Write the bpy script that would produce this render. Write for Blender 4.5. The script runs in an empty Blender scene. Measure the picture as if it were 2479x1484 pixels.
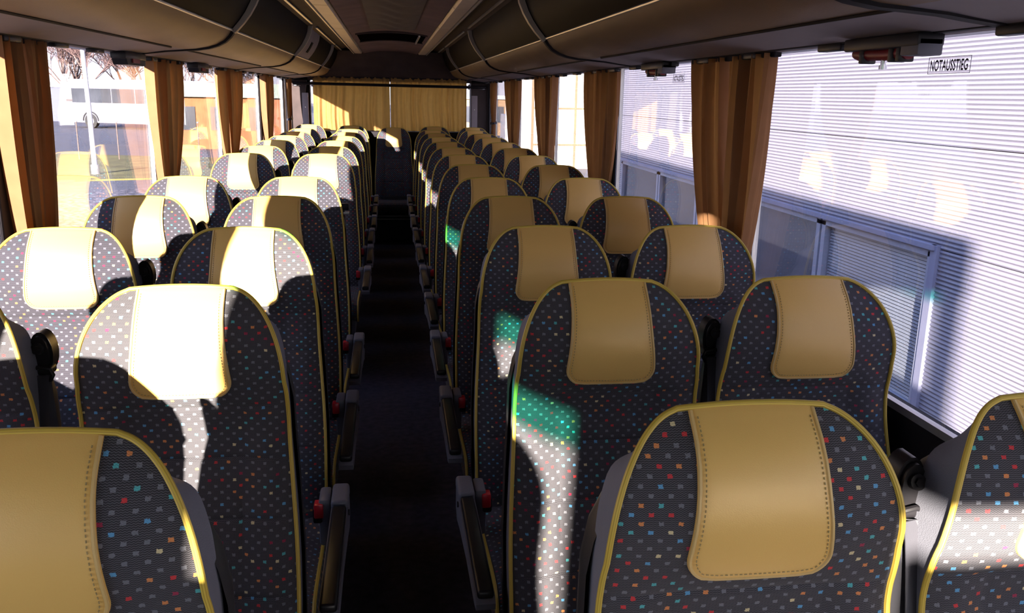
import bpy, bmesh, math, random
from mathutils import Vector, Matrix
random.seed(7)
S = bpy.context.scene
COL = S.collection
PI = math.pi

# ------------------------------------------------------------------ camera
CZ = 1.60
F_PX, YAW, PIT, ROLL = 2088.96, 0.1419, 0.2401, 0.0189
def cam_axes():
    cy, sy, cp, sp = math.cos(YAW), math.sin(YAW), math.cos(PIT), math.sin(PIT)
    w = Vector((sy*cp, cy*cp, -sp)); r = Vector((cy, -sy, 0)); u = r.cross(w)
    c, s = math.cos(ROLL), math.sin(ROLL)
    return r*c + u*s, -r*s + u*c, w
_r, _u, _w = cam_axes()
cd = bpy.data.cameras.new('camera'); cam = bpy.data.objects.new('camera', cd); COL.objects.link(cam)
cam.matrix_world = Matrix(((_r.x, _u.x, -_w.x, 0), (_r.y, _u.y, -_w.y, 0), (_r.z, _u.z, -_w.z, CZ), (0, 0, 0, 1)))
cd.sensor_fit = 'HORIZONTAL'; cd.sensor_width = 36; cd.lens = F_PX*36/2479
cd.clip_start = 0.02; cd.clip_end = 500
S.camera = cam

# ------------------------------------------------------------------ world, sun, exposure
SUN_D = Vector((0.35, 1.0, -0.18)).normalized()
wd = bpy.data.worlds.new('world'); S.world = wd; wd.use_nodes = True
wn = wd.node_tree; wn.nodes.clear()
wo = wn.nodes.new('ShaderNodeOutputWorld'); wb = wn.nodes.new('ShaderNodeBackground')
# hazy bright winter sky: pale lilac-white horizon rising to blue, the same all round
tcw = wn.nodes.new('ShaderNodeTexCoord'); sxw = wn.nodes.new('ShaderNodeSeparateXYZ'); crw = wn.nodes.new('ShaderNodeValToRGB')
wn.links.new(tcw.outputs['Generated'], sxw.inputs[0]); wn.links.new(sxw.outputs[2], crw.inputs['Fac'])
crw.color_ramp.elements[0].position = 0.0; crw.color_ramp.elements[0].color = (1.0, .95, .99, 1)
crw.color_ramp.elements[1].position = 0.75; crw.color_ramp.elements[1].color = (.36, .52, .95, 1)
_e = crw.color_ramp.elements.new(.22); _e.color = (.80, .85, 1.0, 1)
wb.inputs['Strength'].default_value = 3.5
wn.links.new(crw.outputs[0], wb.inputs[0]); wn.links.new(wb.outputs[0], wo.inputs[0])
sl = bpy.data.lights.new('sun', 'SUN'); sun = bpy.data.objects.new('sun', sl); COL.objects.link(sun)
sl.energy = 60.0; sl.angle = 0.0093; sl.color = (1.0, 0.89, 0.74)
sun.rotation_euler = SUN_D.to_track_quat('-Z', 'Y').to_euler()
sun.location = (-6, -12, 8)
S.view_settings.view_transform = 'Standard'; S.view_settings.look = 'None'
S.view_settings.exposure = 0.22; S.view_settings.gamma = 1.0; S.view_settings.use_curve_mapping = False
try:
    S.cycles.use_denoising = True; S.cycles.denoiser = 'OPENIMAGEDENOISE'
    S.cycles.max_bounces = 8; S.cycles.diffuse_bounces = 4; S.cycles.transparent_max_bounces = 24
    S.cycles.sample_clamp_indirect = 6.0; S.cycles.caustics_reflective = False; S.cycles.caustics_refractive = False
except Exception: pass

# ------------------------------------------------------------------ materials
M = {}
def nmat(name):
    m = bpy.data.materials.new(name); m.use_nodes = True; M[name] = m
    nt = m.node_tree; b = nt.nodes['Principled BSDF']
    return m, nt, b
def N(nt, t, **kw):
    n = nt.nodes.new(t)
    for k, v in kw.items(): setattr(n, k, v)
    return n
def mth(nt, op, a, b=None, c=None):
    n = nt.nodes.new('ShaderNodeMath'); n.operation = op
    for i, v in enumerate((a, b, c)):
        if v is None: continue
        if isinstance(v, (int, float)): n.inputs[i].default_value = v
        else: nt.links.new(v, n.inputs[i])
    return n.outputs[0]
def mat(name, col, rough=0.6, metal=0.0, spec=0.5, var=0.12, scale=8.0, bump=0.0, bscale=200.0, sheen=0.0, coat=0.0):
    m, nt, b = nmat(name)
    tc = N(nt, 'ShaderNodeTexCoord'); nz = N(nt, 'ShaderNodeTexNoise'); nz.inputs['Scale'].default_value = scale
    nz.inputs['Detail'].default_value = 4
    nt.links.new(tc.outputs['Object'], nz.inputs['Vector'])
    cr = N(nt, 'ShaderNodeValToRGB')
    cr.color_ramp.elements[0].position = 0.3; cr.color_ramp.elements[1].position = 0.7
    cr.color_ramp.elements[0].color = tuple(c*(1-var) for c in col)+(1,)
    cr.color_ramp.elements[1].color = tuple(min(1, c*(1+var)) for c in col)+(1,)
    nt.links.new(nz.outputs['Fac'], cr.inputs['Fac']); nt.links.new(cr.outputs[0], b.inputs['Base Color'])
    b.inputs['Roughness'].default_value = rough; b.inputs['Metallic'].default_value = metal
    b.inputs['Specular IOR Level'].default_value = spec
    if sheen: b.inputs['Sheen Weight'].default_value = sheen
    if coat: b.inputs['Coat Weight'].default_value = coat
    if bump:
        n2 = N(nt, 'ShaderNodeTexNoise'); n2.inputs['Scale'].default_value = bscale; n2.inputs['Detail'].default_value = 2
        nt.links.new(tc.outputs['Object'], n2.inputs['Vector'])
        bp = N(nt, 'ShaderNodeBump'); bp.inputs['Strength'].default_value = bump; bp.inputs['Distance'].default_value = 0.002
        nt.links.new(n2.outputs['Fac'], bp.inputs['Height']); nt.links.new(bp.outputs[0], b.inputs['Normal'])
    return m
mat('leather', (0.76, 0.47, 0.135), 0.40, var=0.04, scale=5, bump=0.10, bscale=700)
mat('hem', (0.62, 0.42, 0.16), 0.5, var=0.06)
mat('stitch', (0.36, 0.27, 0.12), 0.8, var=0.2)
mat('gusset', (0.12, 0.12, 0.15), 0.85, var=0.1, bump=0.3, bscale=600)
mat('shell', (0.018, 0.017, 0.02), 0.42, var=0.2, bump=0.15, bscale=700)
mat('plastic_black', (0.010, 0.009, 0.011), 0.42, spec=.3, var=0.2)
mat('plastic_grey', (0.14, 0.14, 0.165), 0.55, var=0.1)
mat('belt', (0.035, 0.034, 0.045), 0.75, var=0.15, bump=0.2, bscale=900)
mat('red', (0.62, 0.015, 0.03), 0.35, var=0.1)
mat('dark_red', (0.22, 0.012, 0.02), 0.4, var=0.2)
mat('chrome', (0.6, 0.6, 0.62), 0.2, metal=1.0, var=0.05)
mat('alu', (0.5, 0.49, 0.47), 0.35, metal=0.7, var=0.08)
mat('carpet', (0.062, 0.055, 0.072), 0.95, var=0.3, scale=30, bump=0.5, bscale=500)
mat('trim_dark', (0.012, 0.010, 0.012), 0.7, spec=.2, var=0.2)
mat('trim_grey', (0.235, 0.20, 0.21), 0.7, var=0.06, bump=0.1, bscale=300)
mat('rack_pad', (0.19, 0.118, 0.058), 0.55, var=0.12, scale=4, bump=0.3, bscale=260)
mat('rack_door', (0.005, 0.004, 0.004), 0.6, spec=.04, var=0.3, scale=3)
mat('void', (0.006, 0.004, 0.004), 1.0, spec=0.0, var=0.1)
mat('rib_metal', (0.34, 0.29, 0.24), 0.5, metal=.3, var=0.1)
mat('ceiling_cloth', (0.12, 0.065, 0.06), 0.95, var=0.25, scale=5, bump=0.5, bscale=120)
mat('lens', (0.62, 0.52, 0.38), 0.45, var=0.05)
mat('panel_dark', (0.05, 0.034, 0.03), 0.8, var=0.2)
mat('rear_grey', (0.33, 0.29, 0.30), 0.6, var=0.06)
mat('body_paint', (0.6, 0.6, 0.62), 0.4, var=0.03)
mat('sticker', (0.85, 0.85, 0.88), 0.5, var=0.02)
mat('ink', (0.02, 0.025, 0.05), 0.6, var=0.1)
mat('asphalt', (0.085, 0.085, 0.105), 0.9, var=0.25, scale=3, bump=0.4, bscale=60)
mat('grass', (0.13, 0.115, 0.035), 0.95, var=0.45, scale=1.5, bump=0.6, bscale=30)
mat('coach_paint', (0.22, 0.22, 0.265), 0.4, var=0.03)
mat('white_paint', (0.36, 0.36, 0.40), 0.4, var=0.03)
mat('bus_glass', (0.05, 0.055, 0.065), 0.12, var=0.3, scale=.6)
mat('rubber', (0.02, 0.02, 0.02), 0.8, var=0.2)
mat('bark', (0.16, 0.11, 0.095), 0.9, var=0.3, scale=6)
mat('twig', (0.17, 0.105, 0.095), 0.9, var=0.2)
mat('slate_wall', (0.09, 0.10, 0.16), 0.8, var=0.08)
mat('orange_wall', (0.26, 0.095, 0.035), 0.85, var=0.25, scale=2)
mat('green_roof', (0.2, 0.25, 0.21), 0.7, var=0.1)
mat('win_frame', (0.40, 0.41, 0.48), 0.5, var=0.04)
mat('siding', (0.27, 0.262, 0.315), 0.42, var=0.03, scale=.5)
mat('siding_edge', (0.32, 0.32, 0.42), 0.6, var=0.05)
mat('blind', (0.62, 0.62, 0.68), 0.55, var=0.05)
mat('dim_room', (0.10, 0.10, 0.13), 0.8, var=0.15, scale=1)
mat('facade', (0.86, 0.80, 0.72), 0.6, var=0.04)
mat('facade_brown', (0.22, 0.14, 0.08), 0.8, var=0.12)
mat('hedge', (0.06, 0.075, 0.03), 0.95, var=0.4, scale=9)

# cobbles
m, nt, b = nmat('cobble')
tc = N(nt, 'ShaderNodeTexCoord'); vo = N(nt, 'ShaderNodeTexVoronoi'); vo.inputs['Scale'].default_value = 7
nt.links.new(tc.outputs['Object'], vo.inputs['Vector'])
cr = N(nt, 'ShaderNodeValToRGB'); cr.color_ramp.elements[0].color = (.20, .175, .195, 1); cr.color_ramp.elements[1].color = (.07, .065, .08, 1)
cr.color_ramp.elements[0].position = .25; cr.color_ramp.elements[1].position = .7
nt.links.new(vo.outputs['Distance'], cr.inputs['Fac']); nt.links.new(cr.outputs[0], b.inputs['Base Color']); b.inputs['Roughness'].default_value = .9
bp = N(nt, 'ShaderNodeBump'); bp.inputs['Strength'].default_value = .8; bp.inputs['Distance'].default_value = .04; bp.invert = True
nt.links.new(vo.outputs['Distance'], bp.inputs['Height']); nt.links.new(bp.outputs[0], b.inputs['Normal'])

# seat fabric: charcoal knit with a staggered lattice of small coloured squares
m, nt, b = nmat('fabric')
uv = N(nt, 'ShaderNodeUVMap'); uv.uv_map = 'UVMap'
sp = N(nt, 'ShaderNodeSeparateXYZ'); nt.links.new(uv.outputs[0], sp.inputs[0])
oi = N(nt, 'ShaderNodeObjectInfo')
off = mth(nt, 'MULTIPLY', oi.outputs['Random'], 3.7)
jn = N(nt, 'ShaderNodeTexNoise'); jn.inputs['Scale'].default_value = 420; jn.inputs['Detail'].default_value = 1; nt.links.new(uv.outputs[0], jn.inputs['Vector'])
js = N(nt, 'ShaderNodeSeparateXYZ'); nt.links.new(jn.outputs['Color'], js.inputs[0])
jx = mth(nt, 'MULTIPLY', mth(nt, 'SUBTRACT', js.outputs[0], .5), .0035); jy = mth(nt, 'MULTIPLY', mth(nt, 'SUBTRACT', js.outputs[1], .5), .0025)
vv = mth(nt, 'DIVIDE', mth(nt, 'ADD', mth(nt, 'ADD', sp.outputs[1], jy), off), 0.0116)
row = mth(nt, 'FLOOR', vv); fv = mth(nt, 'FRACT', vv)
half = mth(nt, 'MULTIPLY', mth(nt, 'FLOORED_MODULO', row, 2.0), 0.5)
uu = mth(nt, 'ADD', mth(nt, 'DIVIDE', mth(nt, 'ADD', mth(nt, 'ADD', sp.outputs[0], jx), 3.0), 0.0245), half)
colu = mth(nt, 'FLOOR', uu); fu = mth(nt, 'FRACT', uu)
du = mth(nt, 'LESS_THAN', mth(nt, 'ABSOLUTE', mth(nt, 'SUBTRACT', fu, 0.5)), 0.128)
dv = mth(nt, 'LESS_THAN', mth(nt, 'ABSOLUTE', mth(nt, 'SUBTRACT', fv, 0.5)), 0.215)
dot = mth(nt, 'MULTIPLY', du, dv)
cb = N(nt, 'ShaderNodeCombineXYZ'); nt.links.new(colu, cb.inputs[0]); nt.links.new(row, cb.inputs[1]); nt.links.new(off, cb.inputs[2])
wnz = N(nt, 'ShaderNodeTexWhiteNoise'); wnz.noise_dimensions = '3D'; nt.links.new(cb.outputs[0], wnz.inputs['Vector'])
cr = N(nt, 'ShaderNodeValToRGB'); cr.color_ramp.interpolation = 'CONSTANT'
pal = [(0, (.145, .145, .17)), (.56, (.55, .035, .04)), (.66, (.62, .22, .07)), (.75, (.10, .30, .52)), (.84, (.08, .38, .40)), (.92, (.60, .50, .28)), (.96, (.30, .02, .06))]
el = cr.color_ramp.elements
el[0].position = 0; el[0].color = pal[0][1]+(1,)
el[1].position = pal[1][0]; el[1].color = pal[1][1]+(1,)
for p_, c_ in pal[2:]:
    e = el.new(p_); e.color = c_+(1,)
nt.links.new(wnz.outputs['Value'], cr.inputs['Fac'])
# knit ribs
wv = mth(nt, 'SINE', mth(nt, 'ADD', mth(nt, 'MULTIPLY', sp.outputs[1], 2*PI/0.0026), mth(nt, 'MULTIPLY', mth(nt, 'SINE', mth(nt, 'MULTIPLY', sp.outputs[0], 2*PI/0.0045)), 1.2)))
kn = N(nt, 'ShaderNodeMapRange'); kn.inputs['From Min'].default_value = -1; nt.links.new(wv, kn.inputs['Value'])
bc = N(nt, 'ShaderNodeMix', data_type='RGBA'); bc.inputs[6].default_value = (.011, .0105, .014, 1); bc.inputs[7].default_value = (.082, .076, .090, 1)
nt.links.new(kn.outputs[0], bc.inputs[0])
mx = N(nt, 'ShaderNodeMix', data_type='RGBA'); nt.links.new(dot, mx.inputs[0]); nt.links.new(bc.outputs[2], mx.inputs[6]); nt.links.new(cr.outputs[0], mx.inputs[7])
nt.links.new(mx.outputs[2], b.inputs['Base Color']); b.inputs['Roughness'].default_value = .9; b.inputs['Sheen Weight'].default_value = .05
bp = N(nt, 'ShaderNodeBump'); bp.inputs['Strength'].default_value = .35; bp.inputs['Distance'].default_value = .0008
nt.links.new(wv, bp.inputs['Height']); nt.links.new(bp.outputs[0], b.inputs['Normal'])

# piping: ribbed yellow cord
m, nt, b = nmat('piping')
b.inputs['Base Color'].default_value = (.52, .36, .045, 1); b.inputs['Roughness'].default_value = .55
uv = N(nt, 'ShaderNodeUVMap'); uv.uv_map = 'UVMap'; sp = N(nt, 'ShaderNodeSeparateXYZ'); nt.links.new(uv.outputs[0], sp.inputs[0])
rb = mth(nt, 'SINE', mth(nt, 'MULTIPLY', sp.outputs[0], 2*PI*8))
mr = N(nt, 'ShaderNodeMapRange'); mr.inputs['From Min'].default_value = -1; nt.links.new(rb, mr.inputs['Value'])
mx = N(nt, 'ShaderNodeMix', data_type='RGBA'); mx.inputs[6].default_value = (.40, .26, .03, 1); mx.inputs[7].default_value = (.62, .45, .07, 1)
nt.links.new(mr.outputs[0], mx.inputs[0]); nt.links.new(mx.outputs[2], b.inputs['Base Color'])

# translucent curtain cloth
def cloth(name, col, trans, tcol):
    m = bpy.data.materials.new(name); m.use_nodes = True; M[name] = m; nt = m.node_tree; nt.nodes.clear()
    o = N(nt, 'ShaderNodeOutputMaterial'); d = N(nt, 'ShaderNodeBsdfDiffuse'); t = N(nt, 'ShaderNodeBsdfTranslucent'); mx = N(nt, 'ShaderNodeMixShader')
    tc = N(nt, 'ShaderNodeTexCoord'); nz = N(nt, 'ShaderNodeTexNoise'); nz.inputs['Scale'].default_value = 22
    nt.links.new(tc.outputs['Object'], nz.inputs['Vector'])
    cr = N(nt, 'ShaderNodeValToRGB'); cr.color_ramp.elements[0].color = tuple(c*.85 for c in col)+(1,); cr.color_ramp.elements[1].color = tuple(c*1.12 for c in col)+(1,)
    nt.links.new(nz.outputs['Fac'], cr.inputs['Fac']); nt.links.new(cr.outputs[0], d.inputs['Color'])
    t.inputs['Color'].default_value = tcol+(1,); mx.inputs[0].default_value = trans
    nt.links.new(d.outputs[0], mx.inputs[1]); nt.links.new(t.outputs[0], mx.inputs[2]); nt.links.new(mx.outputs[0], o.inputs['Surface'])
cloth('curtain', (.34, .175, .085), .26, (.58, .28, .06))
cloth('curtain_lit', (.42, .25, .09), .30, (.62, .36, .08))  # same cloth as the side curtains, lightened for the stronger light there

# window glass: clear / tinted transmission with true mirror reflection by Fresnel
def glass(name, tint):
    m = bpy.data.materials.new(name); m.use_nodes = True; M[name] = m; nt = m.node_tree; nt.nodes.clear()
    o = N(nt, 'ShaderNodeOutputMaterial'); t = N(nt, 'ShaderNodeBsdfTransparent'); g = N(nt, 'ShaderNodeBsdfGlossy'); f = N(nt, 'ShaderNodeFresnel'); mx = N(nt, 'ShaderNodeMixShader')
    t.inputs['Color'].default_value = tint+(1,); g.inputs['Roughness'].default_value = 0.0; f.inputs['IOR'].default_value = 1.6
    g.inputs['Color'].default_value = (.92, .93, .95, 1)
    ge = N(nt, 'ShaderNodeNewGeometry')   # same reflectance on both faces of the thin pane
    nt.links.new(mth(nt, 'ADD', 1.6, mth(nt, 'MULTIPLY', ge.outputs['Backfacing'], 1/1.6-1.6)), f.inputs['IOR'])
    nt.links.new(f.outputs[0], mx.inputs[0]); nt.links.new(t.outputs[0], mx.inputs[1]); nt.links.new(g.outputs[0], mx.inputs[2]); nt.links.new(mx.outputs[0], o.inputs['Surface'])
glass('glass', (.74, .74, .79)); glass('glass_green', (.25, .80, .68)); glass('glass_clear', (.94, .95, .95))

# ------------------------------------------------------------------ mesh helpers
class MB:
    def __init__(s): s.v = []; s.f = []; s.uv = {}
    def quad_grid(s, fn, nu, nv, wrap_u=False, uvfn=None):
        b0 = len(s.v); cu = nu if wrap_u else nu+1
        for j in range(nv+1):
            for i in range(cu):
                s.v.append(tuple(fn(i/nu, j/nv)))
        for j in range(nv):
            for i in range(nu):
                i2 = (i+1) % cu if wrap_u else i+1
                fc = (b0+j*cu+i, b0+j*cu+i2, b0+(j+1)*cu+i2, b0+(j+1)*cu+i)
                if uvfn: s.uv[len(s.f)] = [uvfn(i/nu, j/nv), uvfn((i+1)/nu, j/nv), uvfn((i+1)/nu, (j+1)/nv), uvfn(i/nu, (j+1)/nv)]
                s.f.append(fc)
        return s
    def box(s, x0, x1, y0, y1, z0, z1, bev=0.0, seg=2):
        bm = bmesh.new(); bmesh.ops.create_cube(bm, size=1.0)
        for v in bm.verts:
            v.co = Vector((x0+(v.co.x+.5)*(x1-x0), y0+(v.co.y+.5)*(y1-y0), z0+(v.co.z+.5)*(z1-z0)))
        if bev > 0: bmesh.ops.bevel(bm, geom=bm.edges[:], offset=bev, segments=seg, affect='EDGES', profile=.5)
        return s.addbm(bm)
    def addbm(s, bm, mx=None):
        b0 = len(s.v); bm.verts.index_update()
        for v in bm.verts: s.v.append(tuple(mx @ v.co if mx else v.co))
        for f in bm.faces: s.f.append(tuple(b0+v.index for v in f.verts))
        bm.free(); return s
    def prism(s, pts, axis, a0, a1):
        # pts: 2D outline; axis 'y': pts are (x,z); 'x': (y,z); 'z': (x,y)
        b0 = len(s.v); n = len(pts)
        for a in (a0, a1):
            for p in pts:
                s.v.append({'y': (p[0], a, p[1]), 'x': (a, p[0], p[1]), 'z': (p[0], p[1], a)}[axis])
        s.f.append(tuple(b0+i for i in range(n))); s.f.append(tuple(b0+n+i for i in reversed(range(n))))
        for i in range(n):
            j = (i+1) % n; s.f.append((b0+i, b0+n+i, b0+n+j, b0+j))
        return s
    def sweep(s, prof, a0, a1, axis='y', n=1):
        # open 2D polyline (x,z) swept along y
        m_ = len(prof)-1
        def fn(u, v):
            p = prof[min(m_, int(round(u*m_)))]; a = a0+(a1-a0)*v
            return (p[0], a, p[1])
        return s.quad_grid(fn, m_, n)
    def tube(s, path, r, n=8, closed=False, cap=True):
        path = [Vector(p) for p in path]; L = len(path); b0 = len(s.v); rs = r if isinstance(r, (list, tuple)) else [r]*L
        up = None
        for i, p in enumerate(path):
            if closed: t = (path[(i+1) % L]-path[i-1])
            else: t = path[min(i+1, L-1)]-path[max(i-1, 0)]
            t = t.normalized() if t.length > 1e-9 else Vector((0, 0, 1))
            if up is None:
                up = Vector((0, 0, 1)) if abs(t.z) < .9 else Vector((1, 0, 0))
            sd = t.cross(up)
            if sd.length < 1e-6: sd = t.orthogonal()
            sd.normalize(); up = sd.cross(t).normalized()
            for k in range(n):
                a = 2*PI*k/n; s.v.append(tuple(p+(sd*math.cos(a)+up*math.sin(a))*rs[i]))
        for i in range(L if closed else L-1):
            i2 = (i+1) % L
            for k in range(n):
                k2 = (k+1) % n
                s.uv[len(s.f)] = [(k/n, i*.02), ((k+1)/n, i*.02), ((k+1)/n, (i+1)*.02), (k/n, (i+1)*.02)]
                s.f.append((b0+i*n+k, b0+i*n+k2, b0+i2*n+k2, b0+i2*n+k))
        if cap and not closed:
            s.f.append(tuple(b0+k for k in reversed(range(n)))); s.f.append(tuple(b0+(L-1)*n+k for k in range(n)))
        return s
    def cyl(s, p0, p1, r, n=16): return s.tube([p0, p1], r, n)
    def ellipsoid(s, c, r, nu=16, nv=10):
        def fn(u, v):
            a = 2*PI*u; e = PI*(v-.5)
            return (c[0]+r[0]*math.cos(e)*math.cos(a), c[1]+r[1]*math.cos(e)*math.sin(a), c[2]+r[2]*math.sin(e))
        return s.quad_grid(fn, nu, nv, wrap_u=True)
    def mesh(s, name, m, smooth=True):
        me = bpy.data.meshes.new(name); me.from_pydata(s.v, [], s.f)
        if s.uv:
            ul = me.uv_layers.new(name='UVMap')
            for pi_, uvs in s.uv.items():
                pl = me.polygons[pi_]
                for k, li in enumerate(pl.loop_indices): ul.data[li].uv = uvs[k]
        me.materials.append(M[m] if isinstance(m, str) else m)
        bm = bmesh.new(); bm.from_mesh(me); bmesh.ops.recalc_face_normals(bm, faces=bm.faces); bm.to_mesh(me); bm.free()
        if smooth:
            me.polygons.foreach_set('use_smooth', [True]*len(me.polygons))
            try: me.set_sharp_from_angle(angle=math.radians(38))
            except Exception: pass
        me.update(); return me
    def build(s, name, m, parent=None, smooth=True):
        o = bpy.data.objects.new(name, s.mesh(name, m, smooth)); COL.objects.link(o); o.parent = parent; return o

def tag(o, label=None, cat=None, group=None, kind=None):
    if label: o['label'] = label
    if cat: o['category'] = cat
    if group: o['group'] = group
    if kind: o['kind'] = kind
    return o
def thing(name, label, cat, loc=(0, 0, 0), group=None, kind=None):
    o = bpy.data.objects.new(name, None); COL.objects.link(o); o.location = loc; o.empty_display_size = .1
    return tag(o, label, cat, group, kind)
def kids(o): return [c for c in COL.objects if c.parent == o]
def lerp(a, b, t): return a+(b-a)*t
def table(tb, x):
    if x <= tb[0][0]: return tb[0][1]
    for (a, fa), (b_, fb) in zip(tb, tb[1:]):
        if x <= b_: return lerp(fa, fb, (x-a)/(b_-a))
    return tb[-1][1]
def sstep(a, b, x):
    t = max(0, min(1, (x-a)/(b-a))); return t*t*(3-2*t)
ORD = ['first', 'second', 'third', 'fourth', 'fifth', 'sixth', 'seventh', 'eighth', 'ninth', 'tenth', 'eleventh', 'twelfth', 'thirteenth']

# ------------------------------------------------------------------ the coach shell
XR, XL, XC = 1.175, -1.135, 0.02          # inner faces of the glass, middle of the aisle
YF, YB = -2.8, 10.45                      # windscreen, rear wall
ZSILL, ZWIN, ZCEIL, ZROOF, ZG = 0.90, 1.742, 2.035, 2.19, -1.2
PANES = [-2.7, -1.56, 0.9, 2.65, 4.42, 6.15, 7.95, 9.72, 10.3]

tag(MB().box(XL-.08, XR+.08, YF, YB+.2, -.12, 0).build('floor', 'carpet', smooth=False), 'dark blue-grey carpeted aisle floor between the seats', kind='structure')
tag(MB().box(-.9, .94, YF+.3, YB+.2, ZROOF-.03, ZROOF).build('roof', 'body_paint', smooth=False), 'coach roof skin above the ceiling', kind='structure')
roofp = []
for s_, xe in ((1, XR+.06), (-1, XL-.06)):
    xin = .94 if s_ > 0 else -.9
    prof = [(xe, ZWIN), (xe, 2.1), (xe-s_*.02, 2.17), (xe-s_*.07, 2.20), (xin, ZROOF+.01), (xin, ZROOF-.03), (xe-s_*.12, 2.12), (xe-s_*.1, 2.0), (xe-s_*.06, ZWIN)]
    tag(MB().prism(prof, 'y', YF, YB+.2).build('trim_1' if s_ > 0 else 'trim_2', 'body_paint', smooth=False), 'cant rail of the coach body above the %s windows' % ('right' if s_ > 0 else 'left'), kind='structure')
# ceiling: brown cloth panel with slight crown
def ceilf(u, v):
    x = lerp(-.275, .315, u); return (x, lerp(YF, YB, v), ZCEIL+.015-.03*(2*u-1)**2)
tag(MB().quad_grid(ceilf, 12, 30).build('ceiling', 'ceiling_cloth'), 'dark brown cloth ceiling panel over the aisle', kind='structure')
# side walls below the windows
for s_, nm, x0 in ((1, 'wall_right', XR), (-1, 'wall_left', XL)):
    prof = [(x0+s_*.05, -.12), (x0+s_*.05, ZSILL), (x0-s_*.0, ZSILL), (x0-s_*.008, ZSILL-.012), (x0-s_*.010, ZSILL-.03), (x0-s_*.010, .3), (x0-s_*.010, 0), (x0-s_*.010, -.12)]
    y0 = YF if s_ > 0 else -1.35
    tag(MB().prism(prof, 'y', y0, YB+.2).build(nm, 'trim_dark', smooth=False), 'dark inner wall under the %s windows' % ('right' if s_ > 0 else 'left'), kind='structure')
tag(MB().box(XL-.05, XR+.05, YF-.05, YF, -.12, .75).build('wall_front', 'trim_dark', smooth=False), 'front bulkhead under the windscreen', kind='structure')
# window seals (bright metal line along the sill) and pillars, panes
wi = 0
def window(side, y0, y1, z0, gm, label):
    global wi; wi += 1
    x = XR if side > 0 else XL
    w = thing('window_%d' % wi, label, None, (x, (y0+y1)/2, z0), kind='structure')
    h = (y1-y0)/2
    MB().box(0 if side > 0 else -.006, .006 if side > 0 else 0, -h, h, 0, ZWIN+.03-z0).build('pane', gm, w, smooth=False)
    e = .012
    fr = MB()
    xa, xb = (-.006, .012) if side > 0 else (-.012, .006)
    fr.box(xa, xb, -h, h, -.004, .014); 
    fr.build('sill_seal', 'alu', w, smooth=False)
    MB().box(xa, xb, -h-.001, -h+e, 0, ZWIN-z0).build('edge_seal', 'alu', w, smooth=False)
    return w
nm_ = ['beside the front steps', 'beside the first two rows', 'beside the third row', 'beside the fifth row', 'beside the seventh row', 'beside the ninth row', 'beside the eleventh row', 'at the rear corner']
for s_ in (1, -1):
    for i in range(len(PANES)-1):
        y0, y1 = PANES[i], PANES[i+1]
        if i == 0: y0 = -2.76
        ww = window(s_, y0+.004, y1-.004, ZSILL if not (s_ < 0 and i == 0) else .05, 'glass_clear' if i < 2 else 'glass', 'tall %s side window pane %s' % ('right' if s_ > 0 else 'left', nm_[i]))
        if i < 2:
            zz = ZSILL if not (s_ < 0 and i == 0) else .05
            xa = -.004 if s_ > 0 else .001
            MB().box(xa, xa+.003, -(y1-y0)/2+.01, (y1-y0)/2-.01, 1.635-zz, ZWIN+.02-zz).build('tint_band', 'glass_green', ww, smooth=False)
    for i in range(1, len(PANES)):
        y = PANES[i]; x = XR if s_ > 0 else XL
        p = MB().box(x-.02 if s_ > 0 else x+.006, x-.006 if s_ > 0 else x+.02, y+.012, y+.10, ZSILL-.01, ZWIN+.03, .008).build('trim_%d' % (2+i+(10 if s_ > 0 else 20)), 'trim_dark', smooth=False)
        tag(p, 'dark window pillar on the %s, number %s from the front' % ('right' if s_ > 0 else 'left', ORD[i-1]), kind='structure')
tag(MB().box(XL-.01, XL+.05, -1.55, -.64, .05, ZWIN+.03, .01).build('trim_41', 'trim_dark', smooth=False), 'unseen wide dark post behind the front door, added to shade the left seats', kind='structure')  # unseen post, added and widened to throw shade on the front left seats
for s_ in (1, -1):
    x = XR if s_ > 0 else XL
    tag(MB().box(x-.05, x+.05, YF, -2.76, -.1, ZROOF-.03).build('trim_%d' % (43+s_), 'trim_dark', smooth=False), 'dark front corner post on the %s of the windscreen' % ('right' if s_ > 0 else 'left'), kind='structure')
tag(MB().box(XL, -.63, YF+.061, YF+.075, 1.50, 1.80).build('trim_46', 'trim_dark', smooth=False), 'unseen dark panel added on the door side of the windscreen to block sun', kind='structure')  # unseen sheet added to keep sun off the front right aisle seat
tag(MB().box(XL, XR, YF-.02, YF+.06, 1.76, ZROOF).build('trim_45', 'trim_dark', smooth=False), 'header above the windscreen', kind='structure')
ws = thing('window_30', 'wide windscreen at the front of the coach', None, (XC, YF, .75), kind='structure')
MB().box(XL-XC, XR-XC, -.006, 0, 0, ZROOF-.8).build('pane', 'glass_clear', ws, smooth=False)

db = thing('sun_blocker', 'unseen black box inside the windscreen, added to block low sun', 'blocker', (-.1, YF+.09, 1.30))  # unseen box added to cut off the lower sun patch, front right window seat
MB().box(-.5, .5, -.03, .05, 0, .36, .012).build('housing', 'plastic_black', db)
MB().box(-.46, .46, -.034, -.029, .04, .32).build('blocker_face', 'bus_glass', db, smooth=False)
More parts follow.
